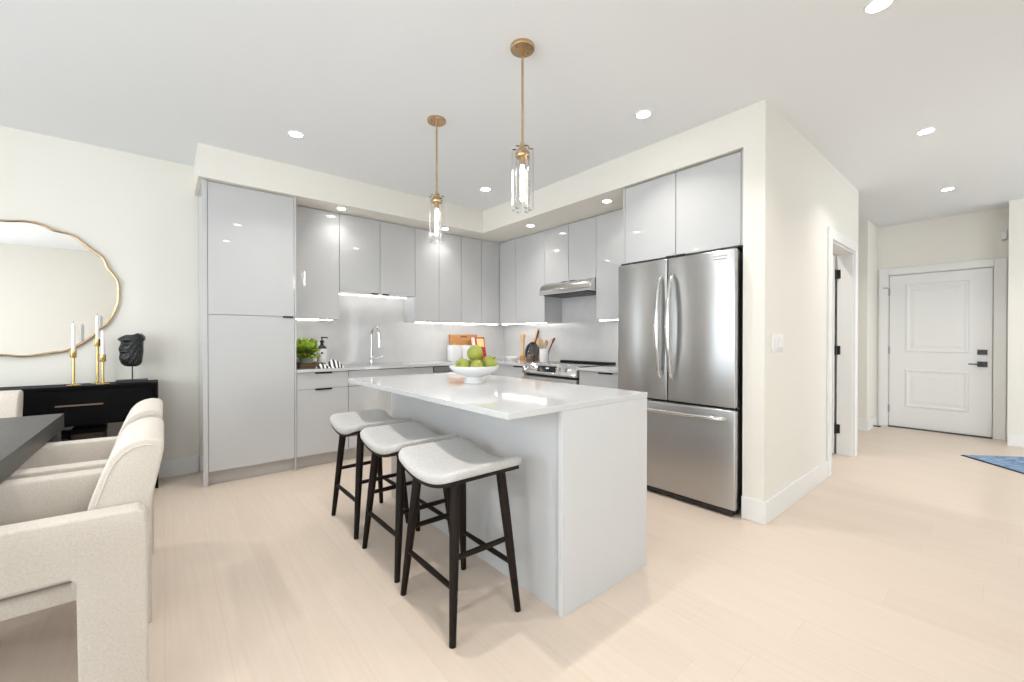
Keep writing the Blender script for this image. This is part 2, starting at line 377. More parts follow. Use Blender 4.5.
MB().box(XE - .03, XE - .006, .018, .05, 2.31, 2.331, .003, 1).build('lower_cap', 'grey', sn)
sw = thing('light_switch', 'white multi rocker light switch on wall beside refrigerator', 'light switch', (3.13, YH, 1.15))
MB().box(3.03, 3.24, YH - .006, YH, 1.09, 1.21, .003, 2).build('plate', 'plastic', sw)
for x in (3.065, 3.111, 3.157, 3.203): MB().box(x - .017, x + .017, YH - .010, YH - .005, 1.117, 1.183, .002, 1).build('rocker', 'plastic', sw)

# ------------------------------------------------------------------ cabinets
G = .0025                                   # half the gap between fronts
def front_y(par, x0, x1, z0, z1, y, name='door', m='gloss'):     # a front facing -y, its face at y
    return MB().box(x0 + G, x1 - G, y, y + .019, z0 + G, z1 - G, .0012, 1).build(name, m, par)
def front_x(par, y0, y1, z0, z1, x, name='door', m='gloss'):     # a front facing -x
    return MB().box(x, x + .019, y0 + G, y1 - G, z0 + G, z1 - G, .0012, 1).build(name, m, par)
def pull_y(par, x0, x1, z, y):                                    # black edge pull: lip over the front edge
    m_ = MB(); m_.box(x0, x1, y - .010, y + .004, z - .003, z + .002, .001, 1); m_.box(x0, x1, y - .010, y - .0075, z - .014, z + .001, .0008, 1)
    return m_.build('handle', 'black', par)
def pull_x(par, y0, y1, z, x):
    m_ = MB(); m_.box(x - .010, x + .004, y0, y1, z - .003, z + .002, .001, 1); m_.box(x - .010, x - .0075, y0, y1, z - .014, z + .001, .0008, 1)
    return m_.build('handle', 'black', par)

YT = 4.08; YU = 4.30; XU = 3.39; UB = 1.369; SB = 1.650; HB = 1.802
# tall pantry
c = thing('tall_cabinet', 'tall grey gloss pantry cabinet at left end of kitchen', 'cabinet', (.57, 4.34, 0))
MB().box(.272, .893, YT + .02, YB - .003, .11, SOF - .002).build('carcass', 'matte_cab', c)
MB().box(.236, .268, YT - .004, YB - .003, 0, SOF - .002, .001, 1).build('side_panel', 'gloss', c)
MB().box(.893, .907, YT - .004, YB - .003, 0, SOF - .002, .001, 1).build('side_panel', 'gloss', c)
dd = front_y(c, .268, .893, 1.372, SOF - .004, YT); pull_y(dd, .80, .882, 1.374, YT)
front_y(c, .268, .893, .112, 1.372, YT)
MB().box(.272, .893, YT + .055, YT + .07, 0, .11).build('toe_kick', 'kick', c)

# wall cabinets on the sink wall
GU = 'wall cabinets along the sink wall'
def wall_cab_y(label, x0, x1, splits, zb, pulls=()):
    c = thing('wall_cabinet', label, 'cabinet', ((x0 + x1) / 2, 4.43, zb), GU)
    m_ = MB(); m_.box(x0 + .001, x1 - .001, YU + .02, YB - .017, zb + .002, SOF - .002); m_.build('carcass', 'matte_cab', c)
    xs = [x0] + list(splits) + [x1]; ds = [front_y(c, a, b_, zb, SOF - .004, YU) for a, b_ in zip(xs, xs[1:])]
    for k, px0, px1 in pulls: pull_y(ds[k], px0, px1, zb + .004, YU)
    return c
wall_cab_y('grey gloss wall cabinet directly right of the tall pantry', .908, 1.351, [], UB)
wall_cab_y('short double door wall cabinet above the sink', 1.351, 2.178, [1.771], SB, [(0, 1.672, 1.747), (1, 1.793, 1.868)])
wall_cab_y('double door grey wall cabinet right of the raised sink cabinet', 2.178, 2.794, [2.486], UB)
wall_cab_y('single door grey wall cabinet left of the corner cabinet', 2.794, 3.10, [], UB)
c = thing('corner_cabinet', 'grey gloss corner wall cabinet where the two runs meet', 'cabinet', (3.55, 4.45, UB))
MB().prism([(3.101, YU + .02), (XU + .02, YU + .02), (XU + .02, 3.979), (XR - .017, 3.979), (XR - .017, YB - .017), (3.101, YB - .017)], 'z', UB + .002, SOF - .002).build('carcass', 'matte_cab', c)
front_y(c, 3.10, XU, UB, SOF - .004, YU); front_x(c, 3.978, YU, UB, SOF - .004, XU)
GR = 'wall cabinets along the range wall'
def wall_cab_x(label, y0, y1, splits, zb, pulls=(), x=XU, zt=SOF, name='wall_cabinet'):
    c = thing(name, label, 'cabinet', ((x + XR) / 2, (y0 + y1) / 2, zb), GR)
    MB().box(x + .02, XR - .017, y0 + .001, y1 - .001, zb + .002, zt - .002).build('carcass', 'matte_cab', c)
    ys = [y0] + list(splits) + [y1]; ds = [front_x(c, a, b_, zb, zt - .004, x) for a, b_ in zip(ys, ys[1:])]
    for k, a, b_ in pulls: pull_x(ds[k], a, b_, zb + .004, x)
    return c
wall_cab_x('single door grey wall cabinet between corner and range hood', 3.454, 3.978, [], UB)
wall_cab_x('short double door wall cabinet above the range hood', 2.709, 3.454, [3.085], HB, [(0, 2.99, 3.06), (1, 3.115, 3.185)])
c = wall_cab_x('narrow grey wall cabinet between hood and refrigerator', 2.38, 2.709, [], UB)
MB().box(XU, XR - .017, 2.085, 2.379, UB, SOF - .002, .001, 1).build('filler_panel', 'gloss', c)
c = wall_cab_x('deep double door cabinet above the refrigerator', 1.145, 2.055, [1.607], 1.80, [(0, 1.53, 1.60), (1, 1.615, 1.685)], 2.95, 2.432, 'overhead_cabinet')
MB().box(2.95, XR - .017, 1.122, 1.144, 1.80, 2.432).build('filler_panel', 'gloss', c)
MB().box(2.95, XR - .003, 2.056, 2.076, 0, SOF - .002, .001, 1).build('side_panel', 'gloss', c)

# base cabinets, sink run
GB = 'base cabinets'
CT0, CT1 = .874, .900
def base_y(label, x0, x1):
    c = thing('base_cabinet', label, 'cabinet', ((x0 + x1) / 2, 4.34, 0), GB)
    MB().box(x0 + .001, x1 - .001, YT + .02, YB - .003, .11, .66).build('carcass', 'matte_cab', c)
    MB().box(x0 + .001, x1 - .001, YT + .06, YT + .075, 0, .11).build('toe_kick', 'kick', c)
    return c
c = base_y('base cabinet with one drawer beside the tall pantry', .908, 1.364)
MB().box(.91, 1.36, YT + .02, YB - .003, .66, CT0 - .001).build('drawer_box', 'matte_cab', c)
dd = front_y(c, .908, 1.364, .717, .868, YT, 'drawer'); pull_y(dd, 1.062, 1.21, .868, YT)
dd = front_y(c, .908, 1.364, .112, .717, YT); pull_y(dd, 1.062, 1.21, .717, YT)
c = base_y('wide double door base cabinet below the sink', 1.364, 2.285)
front_y(c, 1.364, 2.285, .717, .868, YT, 'false_front'); front_y(c, 1.364, 1.825, .112, .717, YT); front_y(c, 1.825, 2.285, .112, .717, YT)
c = thing('dishwasher', 'built in stainless dishwasher under the counter right of sink', 'dishwasher', (2.59, 4.34, 0))
MB().box(2.292, 2.888, YT + .03, YB - .01, .10, CT0 - .003).build('tub', 'darksteel', c)
MB().box(2.292, 2.888, YT + .002, YT + .03, .11, .80, .003, 2).build('door', 'steel', c)
MB().box(2.292, 2.888, YT + .012, YT + .03, .805, .862, .002, 1).build('handle_recess', 'grey', c)
MB().box(2.286, 2.294, YT, YT + .03, .80, .868).build('edge_trim', 'black', c)
MB().box(2.292, 2.888, YT + .06, YT + .075, 0, .10).build('toe_kick', 'black', c)
XB = 3.07
c = thing('corner_base_cabinet', 'corner base cabinet with drawer left of the range', 'cabinet', (3.4, 3.95, 0), GB)
MB().prism([(2.892, YT + .02), (XB + .02, YT + .02), (XB + .02, 3.447), (XR - .003, 3.447), (XR - .003, YB - .003), (2.892, YB - .003)], 'z', .11, CT0 - .001).build('carcass', 'matte_cab', c)
front_y(c, 2.892, XB, .112, .868, YT, 'filler_panel')
dd = front_x(c, 3.447, YT - .002, .717, .868, XB, 'drawer'); pull_x(dd, 3.47, 3.63, .868, XB)
front_x(c, 3.447, YT - .002, .112, .717, XB)
MB().box(XB + .06, XB + .075, 3.447, YT, 0, .11).build('toe_kick', 'kick', c)
c = thing('base_cabinet', 'narrow base cabinet with drawer between range and refrigerator', 'cabinet', (3.4, 2.36, 0), GB)
MB().box(XB + .02, XR - .003, 2.078, 2.659, .11, CT0 - .001).build('carcass', 'matte_cab', c)
dd = front_x(c, 2.078, 2.659, .717, .868, XB, 'drawer'); pull_x(dd, 2.265, 2.42, .868, XB)
front_x(c, 2.078, 2.659, .112, .717, XB)
MB().box(XB + .06, XB + .075, 2.078, 2.659, 0, .11).build('toe_kick', 'kick', c)

# counters and backsplash
SX0, SX1, SY0, SY1 = 1.33, 2.08, 4.15, 4.45
m_ = MB(); y0 = YT - .025
for b_ in ((.908, SX0, y0, YB - .002), (SX1, 3.045, y0, YB - .002), (SX0, SX1, y0, SY0), (SX0, SX1, SY1, YB - .002), (3.045, XR - .002, 3.446, YB - .002)): m_.box(*b_, CT0, CT1)
tag(m_.build('countertop', 'quartz', smooth=False), 'pale grey quartz worktop running from pantry into the corner', 'countertop')
tag(MB().box(3.045, XR - .002, 2.078, 2.66, CT0, CT1, .001, 1).build('countertop', 'quartz', smooth=False), 'short quartz worktop between range and refrigerator', 'countertop')
m_ = MB(); m_.box(.909, 1.351, YB - .015, YB - .002, CT1, UB + .03); m_.box(1.351, 2.178, YB - .015, YB - .002, CT1, SB); m_.box(2.178, XR - .017, YB - .015, YB - .002, CT1, UB + .03); 
tag(m_.build('backsplash', 'splash', smooth=False), 'grey quartz backsplash slab behind the sink', 'backsplash')
tag(MB().box(XR - .015, XR - .002, 2.078, 3.454, CT1, SB + .02).box(XR - .015, XR - .002, 3.454, YB - .016, CT1, UB + .03).build('backsplash', 'splash', smooth=False), 'grey quartz backsplash slab behind the range', 'backsplash')
s = thing('sink', 'stainless undermount sink set in the worktop', 'sink', (1.70, 4.30, .70))
m_ = MB(); w = .004
m_.box(SX0 - w, SX0, SY0, SY1, .70, CT0); m_.box(SX1, SX1 + w, SY0, SY1, .70, CT0); m_.box(SX0 - w, SX1 + w, SY0 - w, SY0, .70, CT0)
m_.box(SX0 - w, SX1 + w, SY1, SY1 + w, .70, CT0); m_.box(SX0 - w, SX1 + w, SY0 - w, SY1 + w, .695, .70)
m_.build('basin', 'steel2', s, smooth=False)
MB().cyl((1.7, 4.3, .700), (1.7, 4.3, .704), .045).build('drain', 'chrome', s)
f = thing('faucet', 'chrome gooseneck faucet standing behind the sink', 'faucet', (1.755, 4.50, CT1))
MB().lathe([(.030, 0), (.030, .006), (.024, .012), (.023, .07), (.017, .08), (.015, .09)], (1.755, 4.50, CT1)).build('base', 'chrome', f)
pts = [(1.755, 4.50, .985), (1.755, 4.50, 1.22)] + [(1.755 + .01 * (1 - math.cos(a)), 4.50 - .08 * (1 - math.cos(a)), 1.22 + .085 * math.sin(a)) for a in [PI * k / 12 for k in range(1, 12)]]
pts += [(1.775, 4.34, 1.22), (1.775, 4.338, 1.19)]
MB().tube(pts, .0135, 14).build('neck', 'chrome', f)
MB().cyl((1.775, 4.338, 1.20), (1.776, 4.335, 1.085), .018, .021).build('spray_head', 'chrome', f)
m_ = MB(); m_.cyl((1.755, 4.50, .955), (1.80, 4.48, .958), .011); m_.cyl((1.80, 4.48, .958), (1.875, 4.45, .985), .007, .005)
m_.build('lever', 'chrome', f)

# led strips below the wall cabinets
def strip(label, x0, x1, y0, y1, z, m='led'):
    s = thing('led_strip', label, 'light strip', ((x0 + x1) / 2, (y0 + y1) / 2, z), 'led strips under the wall cabinets')
    MB().box(x0, x1, y0, y1, z - .004, z).build('channel', 'grey', s)
    MB().box(x0 + .002, x1 - .002, y0 + .002, y1 - .002, z - .009, z - .004).build('diffuser', m, s)
strip('glowing led strip under the cabinet next to the pantry', .93, 1.29, YU + .03, YU + .05, UB)
strip('glowing led strip under the short cabinet above sink', 1.37, 2.16, YB - .12, YB - .10, SB, 'led_dim')
strip('long glowing led strip under cabinets left of the corner', 2.20, 3.38, YU + .03, YU + .05, UB)
strip('glowing led strip under cabinets between corner and hood', XU + .03, XU + .05, 3.47, 4.28, UB)
strip('short glowing led strip beside the refrigerator', XU + .03, XU + .05, 2.12, 2.69, UB)

# range hood
h = thing('range_hood', 'stainless under cabinet range hood above the range', 'range hood', (3.5, 3.08, SB))
prof = [(XR - .018, HB - .001), (3.385, HB - .001), (3.365, 1.796), (3.34, 1.782), (3.318, 1.755), (3.303, 1.72), (3.298, 1.69), (3.298, 1.668), (XR - .018, 1.668)]
MB().prism(prof, 'y', 2.712, 3.451, .002, 1).build('shell', 'steel2', h, angle=30)
MB().box(3.33, 3.66, 2.75, 3.075, 1.660, 1.669, .002, 1).build('filter', 'darksteel', h)
MB().box(3.33, 3.66, 3.085, 3.41, 1.660, 1.669, .002, 1).build('filter', 'darksteel', h)

# slide-in range
r = thing('range', 'stainless slide in range with black glass cooktop', 'range', (3.37, 3.05, 0))
RY0, RY1 = 2.664, 3.442
MB().box(3.095, XR - .016, RY0, RY1, .03, .895).build('body', 'black', r)
MB().box(3.10, XR - .03, RY0 - .002, RY1 + .002, .897, .906, .002, 1).build('cooktop', 'blackglass', r)
MB().box(XR - .075, XR - .02, RY0 + .01, RY1 - .01, .906, .925, .004, 2).build('rear_vent', 'black', r)
cp = MB().prism([(3.035, .80), (3.025, .815), (3.065, .915), (3.10, .915), (3.10, .80)], 'y', RY0 + .004, RY1 - .004, .002, 1).build('control_panel', 'steel2', r)
def on_panel(y, z):   # point on the slanted face
    k = (z - .815) / .1; return Vector((3.025 + .04 * k, y, z))
nrm = Vector((-.1, 0, .04)).normalized()
for y in (3.385, 3.315, 2.885, 2.80):
    q = on_panel(y, .866)
    m_ = MB(); m_.cyl(q, q + nrm * .006, .026, .026, 24); m_.cyl(q + nrm * .006, q + nrm * .034, .021, .017, 24)
    m_.build('knob', 'chrome', r)
mt = Matrix.Translation(on_panel(3.075, .862)) @ Matrix.Rotation(math.atan2(.04, .1), 4, 'Y')
ds = MB().box(-.003, .001, -.135, .135, -.033, .033, .001, 1, mt).build('display', 'display', r)
MB().box(-.0035, -.0025, -.035, .012, .002, .016, 0, 1, mt).build('clock_digits', 'digit', ds)
MB().box(3.04, 3.095, RY0 + .004, RY1 - .004, .22, .775, .004, 2).build('oven_door', 'steel', r)
MB().box(3.035, 3.041, RY0 + .13, RY1 - .13, .34, .62, .002, 1).build('oven_window', 'blackglass', r)
m_ = MB(); m_.cyl((2.995, RY0 + .06, .735), (2.995, RY1 - .06, .735), .013)
for y in (RY0 + .09, RY1 - .09): m_.cyl((2.995, y, .735), (3.042, y, .735), .009)
m_.build('oven_handle', 'steel2', r)
MB().box(3.045, 3.095, RY0 + .004, RY1 - .004, .05, .21, .004, 2).build('drawer', 'steel', r)
for y in (RY0 + .05, RY1 - .05): MB().cyl((3.16, y, 0), (3.16, y, .04), .018).build('foot', 'black', r)

# refrigerator
f = thing('refrigerator', 'stainless french door refrigerator with bottom freezer drawer', 'refrigerator', (3.22, 1.6, 0))
FY0, FY1, FX = 1.137, 2.053, 2.85
MB().box(FX + .078, XR - .02, FY0 + .006, FY1 - .006, .03, 1.755, .004, 2).build('body', 'darksteel', f)
for y0, y1, hy in ((FY0, 1.614, 1.572), (1.619, FY1, 1.661)):
    d = MB().box(FX, FX + .072, y0, y1, .722, 1.770, .010, 3).build('door', 'steel', f)
    sg = 0
    pts = [(FX - .004, hy, .885), (FX - .03, hy, .91)] + [(FX - .042 - .03 * math.sin(PI * k / 10), hy, .94 + .65 * k / 10) for k in range(11)] + [(FX - .03, hy, 1.615), (FX - .004, hy, 1.64)]
    m_ = MB(); m_.tube(pts, [.013, .014] + [.014 + .006 * math.sin(PI * k / 10) for k in range(11)] + [.014, .013], 14, up=(0, 1, 0)); m_.build('handle', 'steel2', d)
d = MB().box(FX, FX + .072, FY0, FY1, .048, .706, .010, 3).build('freezer_drawer', 'steel', f)
pts = [(FX - .002, 1.195, .648), (FX - .028, 1.205, .648)] + [(FX - .045 - .016 * math.sin(PI * k / 10), 1.225 + .74 * k / 10, .648) for k in range(11)] + [(FX - .028, 1.985, .648), (FX - .002, 1.995, .648)]
MB().tube(pts, .014, 14, up=(0, 0, 1)).build('handle', 'steel2', d)
MB().box(FX + .04, FX + .078, FY0 + .02, FY1 - .02, .704, .724).build('gasket', 'black', f)
MB().box(FX + .01, FX + .10, FY0 + .02, FY1 - .02, .015, .046).build('base_grille', 'black', f)
for y in (FY0 + .05, FY1 - .05): MB().box(FX + .02, FX + .12, y - .035, y + .035, 1.768, 1.788, .006, 2).build('hinge_cover', 'darksteel', f)
m_ = MB(); m_.box(FX - .0015, FX + .001, 1.19, 1.285, 1.728, 1.733); m_.box(FX - .0015, FX + .001, 1.195, 1.28, 1.708, 1.714)
m_.build('badge', 'grey', f)
for y in (FY0 + .06, FY1 - .06):
    for x in (FX + .13, XR - .1): MB().cyl((x, y, 0), (x, y, .035), .02).build('foot', 'black', f)

# ------------------------------------------------------------------ island
IX0, IX1, IY0, IY1 = .984, 1.923, 1.20, 2.955
c = thing('kitchen_island', 'grey kitchen island with pale quartz top', 'kitchen island', (1.6, 2.08, 0))
MB().box(IX0, IX1, IY0, IY1, CT0, CT1, .0015, 1).build('countertop', 'quartz', c, smooth=False)
MB().box(1.283, 1.921, IY0 + .001, IY0 + .025, 0, CT0 - .0005, .001, 1).build('end_panel', 'matte_cab', c)
MB().box(1.319, 1.921, IY1 - .025, IY1 - .001, 0, CT0 - .0005, .001, 1).build('end_panel', 'matte_cab', c)
MB().box(1.300, 1.318, IY0 + .026, IY1 - .001, 0, CT0 - .001).build('back_panel', 'gloss', c)
MB().box(1.319, 1.895, IY0 + .026, IY1 - .026, .11, CT0 - .001).build('carcass', 'matte_cab', c)
MB().box(1.83, 1.845, IY0 + .026, IY1 - .026, 0, .11).build('toe_kick', 'kick', c)
ys = [IY0 + .026, 1.79, 2.37, IY1 - .026]
for a, b_ in zip(ys, ys[1:]): MB().box(1.896, 1.915, a + G, b_ - G, .115, .865, .0012, 1).build('door', 'gloss', c)

# fruit bowl
BX, BY = 1.50, 2.16
tag(MB().lathe([(.064, 0), (.066, .003), (.062, .012), (.055, .024), (.052, .034), (.056, .041), (.074, .047), (.102, .058), (.130, .074), (.149, .092), (.158, .108), (.158, .110), (.154, .1095), (.144, .093), (.125, .077), (.097, .063), (.06, .053), (.0, .051)], (BX, BY, CT1), 48).build('fruit_bowl', 'ceramic'),
    'white footed ceramic bowl standing on the island', 'bowl')
def apple(label, x, y, z, r, tilt, az, sx=1.0):
    o = thing('green_apple', label, 'fruit', (x, y, z), 'green apples in the white bowl')
    m_ = MB(); N = 16; prof = []
    for k in range(N + 1):
        a = PI * k / N
        rr = math.sin(a) * (1 + .10 * math.cos(a)) ; zz = math.cos(a) * .93
        zz -= .20 * math.exp(-(rr / .22) ** 2) * (1 if zz > 0 else -.6)
        prof.append((rr * r, zz * r))
    mtx = Matrix.Translation((x, y, z)) @ Matrix.Rotation(az, 4, 'Z') @ Matrix.Rotation(tilt, 4, 'Y') @ Matrix.Diagonal((1, 1, sx, 1))
    m_.lathe(prof[::-1], (0, 0, 0), 24, mtx); m_.build('flesh', 'apple', o, angle=80)
    m_ = MB(); s_ = [mtx @ Vector((0, 0, r * .70)), mtx @ Vector((.002, 0, r * .95)), mtx @ Vector((.007, .002, r * 1.18))]
    m_.tube(s_, [.0022, .0018, .0024], 8); m_.build('stem', 'stem', o)
# viewer-right and viewer-depth directions at the bowl
vr = Vector((.766, -.642, 0)); vd = Vector((.642, .766, 0))
def bp(a, d, z): q = Vector((BX, BY, CT1)) + vr * a + vd * d; return q.x, q.y, CT1 + z
apple('pale green apple at left front of the bowl', *bp(-.066, -.04, .110), .047, R(70), R(200))
apple('small green apple at centre front of the bowl', *bp(.022, -.075, .108), .043, R(60), R(120))
apple('large green apple at right side of the bowl', *bp(.095, -.005, .121), .051, R(40), R(300))
apple('green apple resting on top of the other fruit', *bp(.004, -.005, .187), .051, R(75), R(-25), 1.08)
apple('green apple behind the others at back of bowl', *bp(.0, .08, .112), .046, R(30), R(80))

# ------------------------------------------------------------------ pendants
def make_pendant():
    p = thing('pendant_light', 'brass crystal pendant hanging over the near end of island', 'pendant light', (0, 0, 0), 'pendants over the island')
    MB().lathe([(0, 0), (.063, 0), (.063, -.014), (.060, -.018), (.02, -.019), (0, -.019)][::-1], (0, 0, 0), 40).build('canopy', 'brass', p)
    m_ = MB()
    for a in (0, PI): m_.cyl((.04 * math.cos(a), .04 * math.sin(a), -.017), (.04 * math.cos(a), .04 * math.sin(a), -.025), .005, n=10)
    m_.build('canopy_screw', 'brass', p)
    MB().cyl((0, 0, -.018), (0, 0, -.505), .0065, n=14).build('rod', 'brass', p)
    MB().lathe([(0, -.572), (.036, -.572), (.038, -.568), (.038, -.556), (.030, -.550), (.026, -.530), (.018, -.522), (.013, -.510), (.011, -.495), (0, -.493)], (0, 0, 0), 36).build('cap', 'brass', p)
    MB().lathe([(0, -.615), (.015, -.615), (.016, -.573), (0, -.573)], (0, 0, 0), 20).build('socket', 'brass', p)
    MB().lathe([(0, -.800), (.008, -.797), (.0115, -.785), (.0115, -.64), (.010, -.625), (.008, -.614), (0, -.614)], (0, 0, 0), 20).build('bulb', 'bulb', p)
    for k in range(6):
        a = 2 * PI * k / 6 + .25
        x, y = .043 * math.cos(a), .043 * math.sin(a)
        gl = MB().lathe([(0, -.845), (.011, -.845), (.0145, -.838), (.0145, -.535), (.011, -.528), (0, -.528)], (x, y, 0), 6).build('crystal_rod', 'glass', p, angle=20)
        MB().lathe([(0, -.850), (.0035, -.849), (.0035, -.845), (0, -.845)], (x, y, 0), 10).build('finial', 'grey', gl)
    return p
p1 = make_pendant(); p2 = copy_tree(p1)
p1.location = (1.43, 1.622, H); p2.location = (1.452, 2.543, H)
p2['label'] = 'brass crystal pendant hanging over far end of island'

# ------------------------------------------------------------------ recessed lights
def make_downlight(energy):
    p = thing('recessed_light', '', 'ceiling light', (0, 0, 0), 'recessed ceiling lights')
    m_ = MB(); m_.rings([[(r_ * math.cos(2 * PI * i / 32), r_ * math.sin(2 * PI * i / 32), z) for i in range(32)] for r_, z in ((.056, 0), (.055, -.004), (.046, -.006), (.043, -.003), (.043, .0))], cap=False)
    m_.build('trim_ring', 'trim', p)
    MB().lathe([(0, -.0035), (.043, -.0035), (.043, -.001), (0, -.001)], (0, 0, 0), 28).build('lens', 'lens', p)
    l = bpy.data.lights.new('downlight_lamp', 'AREA'); l.shape = 'DISK'; l.size = .03; l.energy = energy; l.color = (1, .97, .93); l.spread = R(115)
    lo = bpy.data.objects.new('downlight_lamp', l); COL.objects.link(lo); lo.parent = p; lo.location = (0, 0, -.008)
    return p
dl = make_downlight(SPOT_W); first = True
for x, y, lab in ((.756, 3.386, 'recessed ceiling light in front of the tall pantry'), (2.499, 3.399, 'recessed ceiling light nearest the inner bulkhead corner'),
                  (2.481, 1.583, 'recessed ceiling light in front of refrigerator cabinets'), (4.26, .391, 'recessed ceiling light outside the inner door in hall'),
                  (2.482, .381, 'recessed ceiling light at top edge of the picture'),
                  (.756, 1.583, 'recessed ceiling light above the stools'), (.756, .385, 'recessed ceiling light near the camera'),
                  (-1.0, 3.386, 'recessed ceiling light above far end of dining table'), (-1.0, 1.583, 'recessed ceiling light above the dining table'),
                  (-2.6, 3.386, 'recessed ceiling light in far corner by the dining window'), (-2.6, 1.583, 'recessed ceiling light beside the dining window'),
                  (4.62, 1.45, 'recessed ceiling light added to brighten the small room')):  # the small room's unseen light is added to brighten its door opening
    o = dl if first else copy_tree(dl); first = False
    o.location = (x, y, H); o['label'] = lab
o = make_downlight(SPOT_W * 1.4); o.location = (6.078, .40, H); o['label'] = 'recessed ceiling light nearest the entry door'
ds_ = make_downlight(SOFFIT_W); first = True
for x, y, lab in ((1.32, 4.14, 'small recessed light in bulkhead beside the tall pantry'), (2.474, 4.14, 'small recessed light in bulkhead behind the far pendant'),
                  (3.13, 3.416, 'small recessed light in bulkhead near the corner cabinets'), (3.109, 2.359, 'small recessed light in bulkhead beside the refrigerator cabinets')):
    o = ds_ if first else copy_tree(ds_); first = False
    o.location = (x, y, SOF); o['label'] = lab; o.scale = (.85, .85, .85); o['group'] = 'recessed lights in the bulkhead'

# ------------------------------------------------------------------ bar stools
def rrect(hx, hy, r_, n=6):
    P = []
    for cx, cy, a0 in ((hx - r_, hy - r_, 0), (-hx + r_, hy - r_, PI / 2), (-hx + r_, -hy + r_, PI), (hx - r_, -hy + r_, 3 * PI / 2)):
        for k in range(n + 1):
            a = a0 + PI / 2 * k / n; P.append((cx + r_ * math.cos(a), cy + r_ * math.sin(a)))
    return P
def saddle(y, x=0): return .052 * (y / .235) ** 2
def saddle_pad(hx, hy, r_, layers, z0, sub=5):
    """loft of rounded rectangles following the saddle curve; layers = (scale-in, height)"""
    m_ = MB(); base = rrect(hx, hy, r_, 8)
    # resample long edges so the curve shows
    P = []
    for i, a in enumerate(base):
        b_ = base[(i + 1) % len(base)]; L_ = math.dist(a, b_); k = max(1, int(L_ / .03))
        P += [(a[0] + (b_[0] - a[0]) * j / k, a[1] + (b_[1] - a[1]) * j / k) for j in range(k)]
    rs = []
    for s_, hz in layers:
        ring = []
        for x, y in P:
            d_ = s_
            qx = x * (1 - d_ / hx); qy = y * (1 - d_ / hy)
            ring.append((qx, qy, z0 + saddle(qy) + hz))
        rs.append(ring)
    b = bmesh.new(); V = [[b.verts.new(p_) for p_ in r__] for r__ in rs]; n = len(P)
    for A, B in zip(V, V[1:]):
        for i in range(n): b.faces.new((A[i], A[(i + 1) % n], B[(i + 1) % n], B[i]))
    bmesh.ops.recalc_face_normals(b, faces=list(b.faces)); m_._merge(b); return m_
def make_stool():
    s = thing('bar_stool', '', 'bar stool', (0, 0, 0), 'bar stools along the island')
    hx, hy = .196, .238
    up = [(.196, .046), (.15, .046), (.09, .0455), (.04, .0445), (.016, .0415), (.005, .035), (.0, .026), (.001, .010), (.006, .002), (.03, .0), (.10, .0), (.196, 0)]
    saddle_pad(hx, hy, .055, up, .587).build('seat', 'stool_fabric', s, angle=60)
    lo = [(.186, .015), (.05, .015), (.0, .015), (.0, 0), (.05, 0), (.186, 0)]
    saddle_pad(.186, .229, .05, lo, .573).build('seat_board', 'stool_wood', s)
    T = {}
    for sx in (-1, 1):
        for sy in (-1, 1):
            t0 = Vector((sx * .115, sy * .155, .588 + saddle(.155) * .5)); b0 = Vector((sx * .165, sy * .213, 0)); T[sx, sy] = (t0, b0)
            m_ = MB(); N = 6
            m_.tube([b0.lerp(t0, k / N) for k in range(N + 1)], [.0135, .0155, .0175, .019, .0205, .021, .021], 16)
            m_.build('leg', 'stool_wood', s)
    def rail(a, b_, z):
        pa, pb = [q[1].lerp(q[0], z / q[0].z) for q in (T[a], T[b_])]
        return MB().tube([pa, pa.lerp(pb, .5), pb], [.0105, .0125, .0105], 12)
    for sx in (-1, 1): rail((sx, -1), (sx, 1), .205).build('stretcher', 'stool_wood', s)
    for sy in (-1, 1): rail((-1, sy), (1, sy), .315).build('stretcher', 'stool_wood', s)
    return s
st = make_stool()
for i, (x, y, lab) in enumerate(((1.008, 1.573, 'bar stool nearest the camera at near end of island'), (1.028, 2.11, 'middle one of the three bar stools at the island'), (1.03, 2.675, 'farthest bar stool beside far end of the island'))):
    o = st if i == 0 else copy_tree(st); o.location = (x, y, 0); o['label'] = lab

# ------------------------------------------------------------------ dining chairs and table
def make_chair():
    c = thing('dining_armchair', '', 'dining chair', (0, 0, 0), 'upholstered dining armchairs')
    W = .318; D = -.64
    for s_ in (-1, 1):
        y0, y1 = (s_ * W, s_ * (W - .08))
        prof = [(0, 0), (0, .60), (-.004, .640), (-.02, .655), (D + .02, .665), (D + .005, .655), (D, .64), (D, 0), (D + .13, 0), (D + .13, .47), (D + .145, .488), (-.17, .488), (-.155, .473), (-.150, 0)]
        MB().prism(prof, 'y', min(y0, y1), max(y0, y1), .014, 3).build('arm', 'chair_fabric', c, angle=50)
    m_ = MB(); m_.box(D + .02, -.10, -W + .082, W - .082, .385, .44, .015, 3); m_.build('seat_base', 'chair_fabric', c, angle=50)
    m_ = MB(); m_.box(D + .0, -.13, -W + .083, W - .083, .441, .515, .03, 4); m_.build('seat_cushion', 'chair_fabric', c, angle=60)
    # backrest: wedge in profile, arched at the top front
    side = [(-.002, .39), (-.002, .56), (.012, .66), (.030, .75), (.042, .815), (.042, .835), (.030, .850), (-.002, .857), (-.037, .851), (-.066, .834), (-.088, .806), (-.106, .765), (-.130, .69), (-.148, .62), (-.161, .55), (-.172, .46), (-.18, .39)]
    bk = MB().prism(side, 'y', -.238, .238, .022, 4).build('backrest', 'chair_fabric', c, angle=70)
    for s_ in (-1, 1):
        pts = [(x, s_ * .2375, z) for x, z in ((.022, .828), (-.008, .834), (-.035, .829), (-.058, .813), (-.076, .79), (-.092, .755), (-.115, .68), (-.133, .61), (-.147, .54))]
        MB().tube(pts, .0028, 8).build('piping', 'chair_fabric', bk)
    return c
ch = make_chair()
